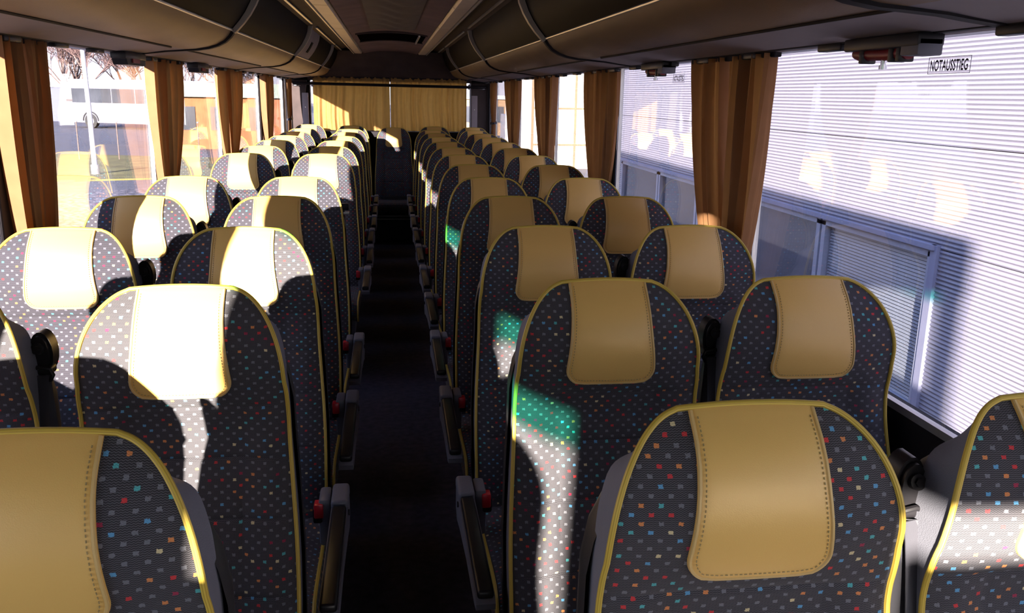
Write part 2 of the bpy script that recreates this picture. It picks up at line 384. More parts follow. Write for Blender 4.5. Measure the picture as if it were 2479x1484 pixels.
# rear wall with window opening
RW0, RW1, RZ0, RZ1 = -.90, .95, 1.17, 1.765
bw = MB()
bw.box(XL-.05, RW0, YB, YB+.12, 0, ZROOF-.05); bw.box(RW1, XR+.05, YB, YB+.12, 0, ZROOF-.05)
bw.box(RW0, RW1, YB, YB+.12, 0, RZ0); bw.box(RW0, RW1, YB, YB+.12, RZ1, ZROOF-.05)
tag(bw.build('wall_back', 'trim_dark', smooth=False), 'dark rear wall of the coach around the curtained rear window', kind='structure')
rwn = thing('window_31', 'wide rear window hidden behind tan curtains', None, ((RW0+RW1)/2, YB+.06, RZ0), kind='structure')
MB().box(-(RW1-RW0)/2, (RW1-RW0)/2, 0, .006, 0, RZ1-RZ0).build('pane', 'glass', rwn, smooth=False)
MB().box(-.012, .012, -.01, .004, 0, RZ1-RZ0).build('middle_bar', 'alu', rwn, smooth=False)
# dark header between ceiling and rear curtain (curved)
hp = [(YB-.02, RZ1-.04), (YB-.10, 1.80), (YB-.22, 1.90), (YB-.32, 1.98), (YB-.40, ZCEIL+.01), (YB-.02, ZCEIL+.02)]
tag(MB().prism(hp, 'x', -.92, .96).build('trim_40', 'panel_dark', smooth=True), 'dark brown curved header above the rear curtains', kind='structure')
# parcel shelf behind the bench
tag(MB().box(XL+.06, XR-.06, 10.25, YB-.03, 1.10, 1.165, .01).build('parcel_shelf', 'trim_dark'), 'black parcel shelf behind the rear bench headrests', 'shelf')
for s_ in (1, -1):
    x0 = XC+s_*.93
    t = thing('corner_panel', 'dark rear corner panel with grey inset on the %s of the rear window' % ('right' if s_ > 0 else 'left'), 'panel', (x0, YB-.03, 1.165), 'rear corner panels')
    MB().prism([(s_*.0, 0), (s_*.02, .2), (s_*.05, .33), (s_*.02, .56), (s_*.20, .56), (s_*.20, 0)] if s_ < 0 else [(0, 0), (0, .56), (.20, .56), (.20, 0)], 'y', -.05, .025).build('cover', 'panel_dark', t, smooth=False)
    MB().box(min(s_*.005, s_*.075), max(s_*.005, s_*.075), -.058, -.046, .03, .42, .005).build('inset', 'rear_grey', t, smooth=False)
    MB().cyl((s_*.04, -.062, .26), (s_*.04, -.056, .26), .006).build('screw', 'chrome', t)
    MB().ellipsoid((s_*.13, -.055, .5), (.045, .012, .012)).build('lamp_lens', 'chrome', t)

# ------------------------------------------------------------------ overhead luggage racks
PROF = [(1.135, 1.736), (1.10, 1.740), (1.04, 1.748), (.98, 1.757), (.90, 1.764)]
PAD = [(.90, 1.764), (.85, 1.768), (.80, 1.777), (.765, 1.789), (.735, 1.806), (.715, 1.826), (.703, 1.845)]
DOOR = [(.697, 1.853), (.665, 1.890), (.640, 1.925), (.618, 1.965), (.602, 2.005), (.595, 2.05)]
def pts_side(pr, s_, d=0.0):
    return [((x if s_ > 0 else .04-x), z+d) for x, z in pr]
def sheet(pr, y0, y1, th, s_):
    # a thick bent panel: profile offset outward (up/out), closed
    n = len(pr); out = []
    for i, p in enumerate(pr):
        a = Vector(pr[max(0, i-1)]); b_ = Vector(pr[min(n-1, i+1)]); t = (b_-a).normalized(); nrm = Vector((t.y, -t.x))
        if nrm.y < 0 and i < n*.6: nrm = -nrm
        if nrm.x < 0 and i >= n*.6: nrm = -nrm
        out.append((p[0]+nrm.x*th, p[1]+nrm.y*th))
    poly = pts_side(pr, s_)+pts_side(out, s_)[::-1]
    return MB().prism(poly, 'y', y0, y1)
JY = [-1.0, 1.5, 4.0, 6.5, 9.0, 10.40]
RIBFULL = PROF+PAD[1:]+DOOR
for s_ in (1, -1):
    sd = 'right' if s_ > 0 else 'left'
    for i in range(5):
        y0, y1 = JY[i]+.006, JY[i+1]-.006
        wh = ['over the front rows', 'over the second and third rows', 'over the fourth to seventh rows', 'over the eighth to tenth rows', 'over the rear bench'][i]
        t = thing('luggage_rack', 'overhead luggage locker on the %s with brown padded underside, %s' % (sd, wh), 'luggage rack', (0, 0, 0), 'overhead luggage lockers')
        if i < 4: sheet(PROF, y0, y1, .012, s_).build('underside_panel', 'trim_grey', t)
        else: sheet(PROF, y0, y1, .012, s_).build('underside_panel', 'trim_grey', t)
        sheet(PAD, y0, y1-.01, .012, s_).build('padded_panel', 'rack_pad', t)
        if s_ < 0 and i == 3:
            sheet(DOOR, y0+.05, 7.55, .012, s_).build('slotted_panel', 'trim_grey', t)
            sl_ = [(x-.004, z-.002) for x, z in DOOR[1:4]]
            sheet(sl_, 7.0, 7.12, .004, s_).build('slot', 'rack_door', t)
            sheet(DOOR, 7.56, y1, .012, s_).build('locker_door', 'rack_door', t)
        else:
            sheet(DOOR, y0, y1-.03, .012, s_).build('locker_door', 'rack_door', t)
        c = pts_side([(.699, 1.849)], s_)[0]
        MB().tube([(c[0], y0, c[1]), (c[0], y1, c[1])], .0055, 8).build('trim_strip', 'alu', t)
        # dark groove line where padding meets the grey underside
        c = pts_side([(.90, 1.762)], s_)[0]
        MB().tube([(c[0], y0, c[1]), (c[0], y1-.25, c[1])], .0045, 6).build('seam', 'trim_dark', t)
        if 0 < i < 5:
            # rib collar at the near end: bright arm standing proud of the locker, dark gasket on the padding
            def collar(pr, o0, o1, y0_, y1_):
                out = []
                for q_, p in enumerate(pr):
                    a = Vector(pr[max(0, q_-1)]); b_ = Vector(pr[min(len(pr)-1, q_+1)]); tt = (b_-a).normalized(); nrm = Vector((tt.y, -tt.x))
                    if nrm.x > 0 or (abs(nrm.x) < .3 and nrm.y > 0): nrm = -nrm
                    o_ = lerp(o0, o1, q_/(len(pr)-1)); out.append((p[0]+nrm.x*o_, p[1]+nrm.y*o_))
                return MB().prism(pts_side(pr, s_)+pts_side(out, s_)[::-1], 'y', y0_, y1_)
            collar(PAD[-1:]+DOOR, .016, .028, JY[i]-.02, JY[i]+.02).build('rib', 'rib_metal', t)
            collar(PROF[1:]+PAD[1:], .003, .013, JY[i]-.018, JY[i]+.018).build('rib_gasket', 'trim_dark', t)
    # recessed channel, thin bright rail
    pr = [(.60, 2.045), (.55, 2.06), (.50, 2.075), (.43, 2.07), (.425, 2.035)]
    o = MB().sweep(pts_side(pr, s_), YF, YB-.1).build('trim_%d' % (50 if s_ > 0 else 51), 'panel_dark', smooth=False)
    tag(o, 'dark recessed channel between the %s lockers and the light strip' % sd, kind='structure')
    for k, (a, b_) in enumerate([(-.9, 3.9), (4.1, 6.3), (6.7, 8.9), (9.1, 10.1)]):
        c = pts_side([(.555, 2.052)], s_)[0]
        r_ = MB().box(c[0]-.007, c[0]+.007, a, b_, c[1]-.006, c[1]+.002).build('locker_rail', 'alu', smooth=False)
        tag(r_, 'thin bright rail above the %s lockers, %s from the front' % (sd, ORD[k]), 'rail', 'rails above the lockers')
    # light strip with lens segments
    ls = thing('light_strip', 'long unlit ceiling light strip along the %s of the aisle' % sd, 'light strip', (0, 0, ZCEIL), 'ceiling light strips')
    xa, xb = (.325, .42) if s_ > 0 else (-.38, -.285)
    ys = [-2.2, -.5, 1.2, 2.9, 4.6, 6.2 if s_ < 0 else 6.0, 8.6, 10.08]
    for k in range(len(ys)-1):
        q = MB(); y0, y1 = ys[k]+.006, ys[k+1]-.006
        q.prism([(xa, -.004), (xa+.012, -.018), (xb-.012, -.018), (xb, -.004), (xb, .01), (xa, .01)], 'y', y0, y1)
        q.build('lens_panel', 'lens', ls, smooth=False)
    xe = xb if s_ > 0 else xa
    MB().box(xe-.004, xe+.004, -2.2, 10.08, -.024, .01).build('edge_trim', 'alu', ls, smooth=False)
# dark roof vent slot and ribbed hatch in the ceiling
t = thing('roof_vent', 'dark wide slot vent in the brown ceiling near the rear', 'vent', (.015, 7.35, ZCEIL))
MB().quad_grid(lambda u, v: (lerp(-.25, .27, u), lerp(-.50, .50, v), -.012+.02-.03*(1.7*u-.85)**2), 12, 2).build('slot', 'void', t)
for yy in (-.51, .51):
    MB().tube([(lerp(-.26, .28, k/10), yy, -.008+.02-.03*(1.7*k/10-.85)**2) for k in range(11)], .012, 6).build('frame', 'panel_dark', t)
MB().box(.215, .225, -.5, .5, -.022, -.006).build('rod', 'alu', t, smooth=False)
t = thing('ceiling_hatch', 'wrinkled dark ceiling hatch cover over the middle of the aisle', 'hatch', (.015, 5.0, ZCEIL))
def hf(u, v):
    return (lerp(-.14, .17, u), lerp(-1.3, 1.4, v), -.004+.012*math.sin(v*43+3*math.sin(u*7))*.35*math.sin(PI*u))
MB().quad_grid(hf, 14, 90).build('cover', 'panel_dark', t)

# ------------------------------------------------------------------ seats
T = 1.222
HWT = [(.18, .1935), (.21, .197), (.26, .1985), (.32, .200), (.40, .205), (.50, .212), (.60, .216), (.85, .216)]
LEANP = [(0, 0.0), (.03, -.022), (.06, -.040), (.10, -.055), (.14, -.061), (.18, -.056), (.22, -.045), (.25, -.036), (.28, -.033), (.34, -.044), (.42, -.070), (.5, -.101), (.6, -.143), (.7, -.175), (.85, -.215)]
def cub(tb, x):
    # Catmull-Rom through the table
    n = len(tb)
    if x <= tb[0][0]: return tb[0][1]
    if x >= tb[-1][0]: return tb[-1][1]
    for i in range(n-1):
        if x <= tb[i+1][0]:
            x0, y0 = tb[i]; x1, y1 = tb[i+1]; h = x1-x0
            m0 = (y1-tb[i-1][1])/(x1-tb[i-1][0]) if i > 0 else (y1-y0)/h
            m1 = (tb[i+2][1]-y0)/(tb[i+2][0]-x0) if i+2 < n else (y1-y0)/h
            t = (x-x0)/h
            return (2*t**3-3*t*t+1)*y0+(t**3-2*t*t+t)*h*m0+(-2*t**3+3*t*t)*y1+(t**3-t*t)*h*m1
SEAMH = [.238, .345, .46, .60]
def hw(dz):
    if dz < .18:
        t = max(0, dz)/.18; return .098+.0955*(1-(1-t)**2.0)**.58
    return cub(HWT, dz)
def ztop_(x, dz): return T-dz-.007*(x/.11)**2*math.exp(-dz/.03)
def front(x, dz):
    h = hw(dz); u = max(-1, min(1, x/h)); y = cub(LEANP, dz)
    head = 1-sstep(.18, .3, dz)
    y -= head*.014*(1-u*u)*sstep(-.01, .05, dz)
    low = 1-head
    y -= low*(.004+.016*math.exp(-((abs(u)-.78)/.2)**2)+.010*math.exp(-((dz-.55)/.12)**2)*(1-u*u))
    for sm in SEAMH: y += .0045*math.exp(-((dz-sm)/.0045)**2)*(1-abs(u)**8)
    if dz > .24: y += .004*math.exp(-((abs(x)-.105)/.004)**2)
    return y
DZS = [0, .0008, .002, .004, .0065, .0095, .013, .017, .022, .028, .035, .043, .052, .062, .073, .085, .098, .112, .126, .14, .155, .17, .185, .2, .2125]
dzv = .225
while dzv < .82: DZS.append(dzv); dzv += .0125
for sm in SEAMH: DZS += [sm, sm-.006, sm+.006]
DZS = sorted(set(round(d, 4) for d in DZS))
NU = 48
def grid_us():
    us = [-1+2*i/NU for i in range(NU+1)]
    return us
US = grid_us()
def backrest_mesh():
    mb = MB(); n = len(US)
    nv = len(DZS)-1
    def P(u, v):
        dz = DZS[int(round(v*nv))]; x = US[int(round(u*NU))]*hw(dz)
        return (x, front(x, dz), ztop_(x, dz))
    def UVF(u, v):
        dz = DZS[int(round(v*nv))]; x = US[int(round(u*NU))]*hw(dz); return (x+.5, 1.2-dz*1.03)
    mb.quad_grid(P, NU, nv, uvfn=UVF)
    return mb.mesh('backrest', 'fabric')
def outline(inset=0.0):
    pts = []
    dl = [d for d in DZS if d > 0]
    for d in reversed(dl): pts.append((-(hw(d)-inset), d))
    for k in range(0, 9): pts.append((lerp(-.098, .098, k/8), 0.0))
    for d in dl: pts.append((hw(d)-inset, d))
    return pts
def piping_mesh():
    mb = MB(); pts = [p for p in outline() if p[1] < .80]
    path = [(x, front(x, d)-.001, ztop_(x, d)+(.0015 if d == 0 else 0)) for x, d in pts]
    path = [Vector(p) for p in path]
    out = [path[0]]
    for p in path[1:]:
        if (p-out[-1]).length > .004: out.append(p)
    return mb.tube(out, .0043, 8).mesh('piping', 'piping')
def ring(x, d, k):
    # k=0 front edge, 1 back of the gusset
    yF = front(x, d); top = 1-sstep(0, .10, d)
    yb = cub(YBACK, d)
    return (x*(1-.01*k-.05*k*top), lerp(yF+.002, yb, k), ztop_(x, d)-.03*k*top-.012*k*top)
YBACK = [(0, .022), (.06, .020), (.12, .018), (.2, .020), (.3, .020), (.42, .0), (.6, -.055), (.85, -.13)]
def gusset_mesh():
    mb = MB(); pts = [p for p in outline() if p[1] < .81]; n = len(pts)-1
    def P(u, v):
        x, d = pts[int(round(u*n))]; return ring(x, d, v)
    mb.quad_grid(P, n, 3)
    return mb.mesh('side_gusset', 'gusset')
def shell_mesh():
    mb = MB(); rows = [.085, .092, .105, .125, .15, .19, .24, .32, .42, .55, .68, .80]; n = len(rows)-1; NC = 20
    def P(u, v):
        d = rows[int(round(v*n))]; h = hw(d)
        rt = math.sqrt(max(0, 1-(max(0, .24-d)/.16)**2)) if d < .24 else 1.0
        hs = max(.03, (h+.006)*(.5+.5*rt))
        a = -PI/2+PI*u
        sx = math.copysign(abs(math.sin(a))**.45, math.sin(a)); cy = abs(math.cos(a))**.6
        y0 = cub(YBACK, d)-.012
        return (hs*sx, y0+(.105*rt+.02)*cy, T-d)
    mb.quad_grid(P, NC, n)
    # closing cap on top
    mb.f.append(tuple(range(NC+1)))
    return mb.mesh('back_shell', 'shell')
LH = [(0, .084), (.03, .084), (.07, .085), (.11, .088), (.15, .0925), (.175, .095)]
LB = .212
def lw(d):
    w = table(LH, d); r = .034
    if d > LB-r:
        w = w-r+math.sqrt(max(0, r*r-(d-(LB-r))**2))
    return w
LDS = [-.003, .002, .008, .018, .035, .06, .085, .11, .135, .155, .17]+[LB-.034+.034*math.sin(k*PI/2/9) for k in range(10)]
def lpt(x, d, off):
    dd = max(0, d); return (x, front(x, dd)-off+(.006 if d < 0 else 0), ztop_(x, d))
def leather_mesh():
    mb = MB(); n = len(LDS)-1; NL = 20
    def P(u, v):
        d = LDS[int(round(v*n))]; x = (2*u-1)*max(.02, lw(d)); e = min(1, (1-abs(2*u-1))*8)
        return lpt(x, d, .0035+.002*e)
    mb.quad_grid(P, NL, n)
    # rim back to the fabric
    edge = [(-lw(d), d) for d in LDS]+[(lw(d), d) for d in reversed(LDS)]
    n2 = len(edge)-1
    def Q(u, v):
        x, d = edge[int(round(u*n2))]; return lpt(x, d, lerp(.0035, -.002, v))
    mb.quad_grid(Q, n2, 1)
    return mb.mesh('headrest_panel', 'leather')
def hem_path(inset, dmin=0.0):
    p = []
    for d in LDS:
        if d >= dmin and d < LB-.001-inset: p.append((-(lw(min(LB, d+ (inset*.4 if d > .17 else 0)))-inset), d))
    q = [(-x, d) for x, d in reversed(p)]
    mid = []
    xb = lw(LB-.0005)
    for k in range(1, 12): mid.append((lerp(-.066, .066, k/12), LB-inset))
    return p+mid+q
def hem_mesh():
    path = [Vector(lpt(x, d, .0045)) for x, d in hem_path(.0025)]
    return MB().tube(path, .0026, 6).mesh('hem', 'hem')
def stitch_mesh():
    path = [Vector(lpt(x, d, .0062)) for x, d in hem_path(.0095, .006)]
    dense = []
    for a, b_ in zip(path, path[1:]):
        L = (b_-a).length; k = max(1, int(L/.0015))
        for i in range(k): dense.append(a.lerp(b_, i/k))
    mb = MB(); i = 0
    while i+3 < len(dense):
        mb.tube([dense[i], dense[i+2]], .00075, 4); i += 4
    return mb.mesh('stitching', 'stitch', smooth=False)
# cushion
CY0, CY1, CZ0, CZ1, CW = -.69, -.165, .325, .445, .217
def cushion_pt(u, v):
    # v: along a loop front-bottom -> front-top -> back ; u across
    x = (2*u-1)
    loop = [(-.64, CZ0), (-.675, CZ0+.012), (CY0, CZ0+.045), (CY0+.004, CZ0+.08), (CY0+.018, CZ1-.018), (CY0+.05, CZ1-.003), (CY0+.1, CZ1), (-.5, CZ1-.004), (-.4, CZ1-.012), (-.3, CZ1-.016), (CY1, CZ1-.01)]
    n = len(loop)-1; f = v*n; i = min(n-1, int(f)); t = f-i
    y = lerp(loop[i][0], loop[i+1][0], t); z = lerp(loop[i][1], loop[i+1][1], t)
    e = abs(x)
    z -= .012*sstep(.85, 1, e)
    z -= .006*(1-e*e)*(1 if v > .5 else 0)
    return (x*CW, y, z)
def cushion_mesh():
    mb = MB(); mb.quad_grid(cushion_pt, 24, 40, uvfn=lambda u, v: ((2*u-1)*CW+.5, v*.75))
    for s_ in (0, 1):
        def Q(u, v):
            p = cushion_pt(s_, u); return (p[0], p[1], lerp(p[2], CZ0, v) if p[2] > CZ0 else p[2])
        mb.quad_grid(Q, 40, 2, uvfn=lambda u, v: (u*.7, v*.1))
    return mb.mesh('cushion', 'fabric')
def cpiping_mesh(s_):
    return MB().tube([Vector(cushion_pt(s_, k/40))+Vector(((-.001 if s_ else .001), 0, .001)) for k in range(3, 41)], .005, 8).mesh('cushion_piping', 'piping')
MESH = dict(backrest=backrest_mesh(), piping=piping_mesh(), side_gusset=gusset_mesh(), back_shell=shell_mesh(), headrest_panel=leather_mesh(), hem=hem_mesh(), stitching=stitch_mesh(), cushion=cushion_mesh(), cpipL=cpiping_mesh(0), cpipR=cpiping_mesh(1))
MESH['seat_frame'] = MB().box(-.20, .20, -.66, -.12, .24, .33, .012).mesh('seat_frame', 'plastic_grey')
MESH['lower_back'] = MB().box(-.19, .19, -.215, -.11, .30, .47, .02).mesh('lower_back', 'shell')
lg = MB(); lg.box(-.03, .03, -.50, -.20, .03, .25, .008); lg.box(-.05, .05, -.56, -.14, 0, .035, .006)
MESH['leg'] = lg.mesh('leg', 'plastic_black')
def side_meshes(s_, thin=False):
    k = ('R' if s_ > 0 else 'L')+('T' if thin else '')
    gx = (lambda x: .192+(x-.203)*.32) if thin else (lambda x: .196+(x-.203)*.80)
    # belt guide: curved plastic ear with loop, on side s_
    q = MB()
    ol = [(s_*gx(.203+.028*math.cos(a)), 1.082+.045*math.sin(a)) for a in [2*PI*n/18 for n in range(18)]]
    q.prism(ol, 'y', .022, .055)
    ol = [(s_*gx(.203+.022*math.cos(a)), 1.085+.036*math.sin(a)) for a in [2*PI*n/18 for n in range(18)]]
    q.prism(ol, 'y', .012, .03)
    q.box(min(s_*gx(.178), s_*gx(.230)), max(s_*gx(.178), s_*gx(.230)), .006, .04, 1.042, 1.060, .006, 3)
    MESH['guide'+k] = q.mesh('belt_guide', 'plastic_black')
    q = MB(); y_ = .012; rb_ = .0115 if not thin else .006; bx_ = gx(.203)
    q.cyl((s_*bx_, y_+.004, 1.095), (s_*bx_, y_-.008, 1.098), rb_, 16); q.cyl((s_*bx_, y_-.008, 1.098), (s_*bx_, y_-.012, 1.099), rb_*.55, 6)
    MESH['bolt'+k] = q.mesh('guide_bolt', 'plastic_black')
    q = MB(); y_ = .004
    q.tube([(s_*gx(x), y_, z) for x, z in ((.178, 1.056), (.172, 1.044), (.178, 1.034), (.203, 1.031), (.228, 1.034), (.234, 1.044), (.228, 1.056), (.203, 1.060))], .0045, 8, closed=True)
    MESH['loop'+k] = q.mesh('belt_loop', 'plastic_black')
    for nm, ex, ey in (('strapA', .196, -.14), ('strapB', .230, -.07)):
        q = MB()
        def st(u, v):
            w = .044 if not thin else .020; cx = lerp(gx(.203), ex if not thin else ex-.012, v); cyy = lerp(.0, ey, v**.8)+(.022*v if thin else 0)
            sag = .012*math.sin(PI*v)
            return (s_*(cx+(u-.5)*lerp(.040 if not thin else .014, w, min(1, v*4))), cyy+sag+(.010*(u-.5) if nm == 'strapB' else -.010*(u-.5)), lerp(1.044, .47, v))
        q.quad_grid(st, 4, 22)
        def st2(u, v):
            p = st(u, v); return (p[0], p[1]+.0016, p[2])
        q.quad_grid(st2, 4, 22)
        MESH[nm+k] = q.mesh('belt_strap', 'belt')
    if thin: return
    # armrest at side s_
    xa, xb = .246, .288
    q = MB(); X0, X1 = min(s_*xa, s_*xb), max(s_*xa, s_*xb)
    arm = [(-.885, .530), (-.888, .545), (-.875, .556), (-.70, .560), (-.45, .562), (-.345, .562), (-.325, .552), (-.325, .49), (-.36, .47), (-.45, .49), (-.65, .515), (-.85, .522)]
    q.prism(arm, 'x', X0, X1); MESH['arm'+k] = q.mesh('armrest', 'plastic_grey')
    q = MB(); q.box(X0+.003, X1-.003, -.884, -.435, .553, .574, .007, 3); MESH['pad'+k] = q.mesh('armrest_pad', 'plastic_black')
    q = MB(); q.box(X0-.001, X1+.001, -.43, -.318, .548, .582, .009, 3); MESH['cap'+k] = q.mesh('hinge_cap', 'plastic_grey')
    q = MB(); a_, b_ = sorted((s_*.212, s_*.243)); q.box(a_, b_, -.40, -.315, .44, .572, .008, 2); MESH['anchor'+k] = q.mesh('belt_anchor', 'plastic_grey')
    q = MB(); a_, b_ = sorted((s_*.196, s_*.228)); q.box(a_, b_, -.40, -.335, .505, .548, .006, 2); MESH['buckle'+k] = q.mesh('buckle', 'plastic_black')
    q = MB(); a_, b_ = sorted((s_*.200, s_*.224)); q.box(a_, b_, -.406, -.372, .522, .562, .004, 2); MESH['button'+k] = q.mesh('release_button', 'red')
    q = MB(); q.cyl((s_*(xb+.001), -.42, .545), (s_*(xb+.004), -.42, .545), .008, 12); MESH['pin'+k] = q.mesh('hinge_pin', 'plastic_black')
side_meshes(1); side_meshes(-1); side_meshes(1, True); side_meshes(-1, True)
def part(key, name, parent, label=None):
    o = bpy.data.objects.new(name, MESH[key]); COL.objects.link(o); o.parent = parent
    if label: o['label'] = label
    return o
def seat(loc, label, group, belt=0, arm=0, tilt=0.0, legs=True):
    t = thing('coach_seat', label, 'seat', loc, group)
    t.rotation_euler = (0, 0, tilt)
    part('backrest', 'backrest', t); h = part('headrest_panel', 'headrest_panel', t, 'tan leather headrest panel')
    part('hem', 'hem', h); part('stitching', 'stitching', h)
    part('piping', 'piping', t, 'yellow piping'); part('side_gusset', 'side_gusset', t); part('back_shell', 'back_shell', t); part('lower_back', 'lower_back', t)
    c = part('cushion', 'cushion', t); part('cpipL', 'cushion_piping', c); part('cpipR', 'cushion_piping', c)
    if legs: part('seat_frame', 'seat_frame', t); part('leg', 'leg', t)
    if belt:
        k = ('R' if belt > 0 else 'L')+('T' if arm else '')
        g = part('guide'+k, 'belt_guide', t); part('bolt'+k, 'guide_bolt', g); part('loop'+k, 'belt_loop', g)
        part('strapA'+k, 'belt_strap', t); part('strapB'+k, 'belt_strap', t)
    if arm:
        k = 'R' if arm > 0 else 'L'
        a = part('arm'+k, 'armrest', t); part('pad'+k, 'armrest_pad', a); part('cap'+k, 'hinge_cap', a); part('pin'+k, 'hinge_pin', a)
        part('anchor'+k, 'belt_anchor', t); b_ = part('buckle'+k, 'buckle', t); part('button'+k, 'release_button', b_, 'red buckle button')
    return t
P_ = .76
KR, KL = 1.307, 1.284
XRA, XRW, XLA, XLW = .4534, .9027, -.4107, -.8899
rng = random.Random(3)
for k in range(12):
    y = (KR+k)*P_; o = ORD[k]
    seat((XRA, y, 0), 'aisle seat right of the aisle, %s row from the front, %s headrest' % (o, 'largest tan' if k == 0 else 'shaded tan'), 'seats right of the aisle', belt=1, arm=-1, tilt=rng.uniform(-.008, .008))
    seat((XRW, y, 0), 'window seat on the right by the metal-clad building, %s row from the front' % o, 'seats right of the aisle', belt=-1, tilt=rng.uniform(-.008, .008))
for k in range(11):
    y = (KL+k+(1 if k >= 5 else 0))*P_; o = ORD[k]
    lit = 'sunlit ' if k > 0 else ''
    seat((XLA, y, 0), 'aisle seat left of the aisle, %s left row from the front, %stan headrest' % (o, lit), 'seats left of the aisle', belt=-1, arm=1, tilt=rng.uniform(-.008, .008))
    if True:
        seat((XLW, y, 0), 'window seat on the left side, %s left row from the front, sunlit headrest' % o, 'seats left of the aisle', belt=1, tilt=rng.uniform(-.008, .008))
seat((-.69, -.60, .11), 'courier seat by the front door on the left, ahead of the first row', 'front seats')
bench = [(-.893, 1.236, 'leftmost'), (-.425, 1.23, 'second from left'), (.045, 1.215, 'centre, facing straight down the aisle'), (.505, 1.232, 'second from right'), (.948, 1.226, 'rightmost')]
for x, zt, w in bench:
    seat((x, 10.12, zt-T), 'rear bench seat against the back curtain, %s of five' % w, 'rear bench seats', legs=False)
t = thing('bench_base', 'dark step under the rear bench with two bright edge strips', 'step', (XC, 9.62, 0))
MB().box(XL-XC+.08, XR-XC-.08, 0, .6, 0, .285, .008).build('riser', 'carpet', t, smooth=False)
for yy, zz in ((-.012, .28), (-.012, .245)):
    MB().box(-.25, .25, yy-.006, yy+.014, zz-.008, zz, .002).build('edge_strip', 'alu', t, smooth=False)
# stair guard rail in the gap on the left
t = thing('guard_rail', 'dark double guard rail in the seat gap at the left middle door', 'rail', (XLW, 4.86, 0))
MB().box(-.24, .66, -.02, .02, .965, 1.0, .006).build('top_rail', 'plastic_black', t)
MB().box(-.24, .66, -.015, .015, .94, .956, .004).build('lower_rail', 'alu', t)
for x in (-.2, .62): MB().cyl((x, 0, 0), (x, 0, .97), .018, 12).build('post', 'plastic_black', t)

# ------------------------------------------------------------------ curtains
def curtain(side, y0, y1, yt, zt, wt, label, group, folds=6, ztop=1.735, zbot=.72, phase=0.0, amp=.022, bulge=.0, tie=True):
    x = (XR-.048) if side > 0 else (XL+.048)
    y0, y1, yt = y0*.962, y1*.962, yt*.962
    amp = min(amp, .034)
    t = thing('curtain', label, 'curtain', (x, (y0+y1)/2, zbot), group)
    yc = (y0+y1)/2; top = (y0-yc, y1-yc); ty = yt-yc; nv = 44; nu = folds*22
    vt = (ztop-zt)/(ztop-zbot)
    def P(u, v):
        z = lerp(ztop, zbot, v)
        if v <= vt: e = (v/vt); e = e**1.9
        else: e = 1-.55*sstep(0, 1, (v-vt)/(1-vt)*1.0)
        a = lerp(top[0], ty-wt/2, e); b_ = lerp(top[1], ty+wt/2, e)
        bl = bulge*math.sin(PI*min(1, v/vt))
        a -= bl; b_ += bl
        am = amp*(1-.35*e)
        xo = am*(.62*math.sin(2*PI*folds*u+phase+.9*math.sin(2*PI*u*1.7+phase)+.4*math.sin(v*4+u*9))+.30*math.sin(2*PI*folds*2.3*u+v*2+phase*2)+.16*math.sin(2*PI*folds*4.1*u+v+phase))
        yo = .006*math.sin(2*PI*folds*u*1.0+1.1+phase)
        return (-side*xo, lerp(a, b_, u)+yo, z-zbot)
    MB().quad_grid(P, nu, nv).build('cloth', 'curtain', t)
    MB().box(-.012, .012, top[0]-.01, top[1]+.01, ztop-zbot-.012, ztop-zbot+.012, .004).build('header_tape', 'trim_dark', t, smooth=False)
    if tie:
        ring_ = [(math.cos(a)*(amp+.012), ty+math.sin(a)*(wt/2+.012), zt-zbot+.006*math.cos(a)) for a in [2*PI*k/20 for k in range(20)]]
        q = MB()
        def R_(u, v):
            p = ring_[int(round(u*20)) % 20]; return (p[0], p[1], p[2]+(v-.5)*.022)
        q.quad_grid(R_, 20, 1); q.build('tieback', 'belt', t, smooth=True)
    return t
G = 'side curtains'
curtain(1, 2.60, 2.965, 2.82, 1.00, .16, 'right curtain nearest the camera, front half of a pair', G, 4, phase=.3, amp=.036)
curtain(1, 2.985, 3.33, 2.97, 1.00, .16, 'right curtain nearest the camera, rear half of a pair', G, 4, phase=1.2, amp=.036)
curtain(1, 4.50, 5.17, 4.80, 1.02, .24, 'tan right side curtain, second pillar from the front', G, 6, phase=2, amp=.034)
curtain(1, 6.16, 7.06, 6.52, 1.04, .28, 'tan right side curtain, third pillar from the front', G, 7, phase=.7, amp=.034)
curtain(1, 7.98, 8.88, 8.30, 1.06, .28, 'tan right side curtain, fourth pillar from the front', G, 7, phase=1.7, amp=.034)
curtain(1, 9.74, 10.30, 9.98, 1.30, .16, 'short tied curtain at the right rear corner', G, 6, phase=.1)
curtain(-1, .665, 1.43, 1.05, .98, .30, 'left curtain at the front row, outside the picture edge', G, 8, phase=.5)
curtain(-1, 2.76, 2.96, 2.90, 1.00, .10, 'left curtain at the picture edge, front half of a pair', G, 4, phase=.9, amp=.03)
curtain(-1, 2.97, 3.16, 3.00, 1.00, .12, 'left curtain at the picture edge, rear half of a pair', G, 4, phase=.2, amp=.03)
curtain(-1, 4.40, 5.10, 4.66, 1.10, .24, 'tan left side curtain glowing in sun, second pillar from the front', G, 6, phase=1.0, amp=.034)
curtain(-1, 6.18, 6.97, 6.50, 1.10, .24, 'tan left side curtain glowing in sun, third pillar from the front', G, 6, phase=2.4, amp=.034)
curtain(-1, 8.20, 8.90, 8.48, 1.10, .26, 'tan left side curtain glowing in sun, fourth pillar from the front', G, 6, phase=.4, amp=.034)
curtain(-1, 10.2, 10.52, 10.36, 1.30, .13, 'short tied curtain at the left rear corner', G, 6, phase=1.9)
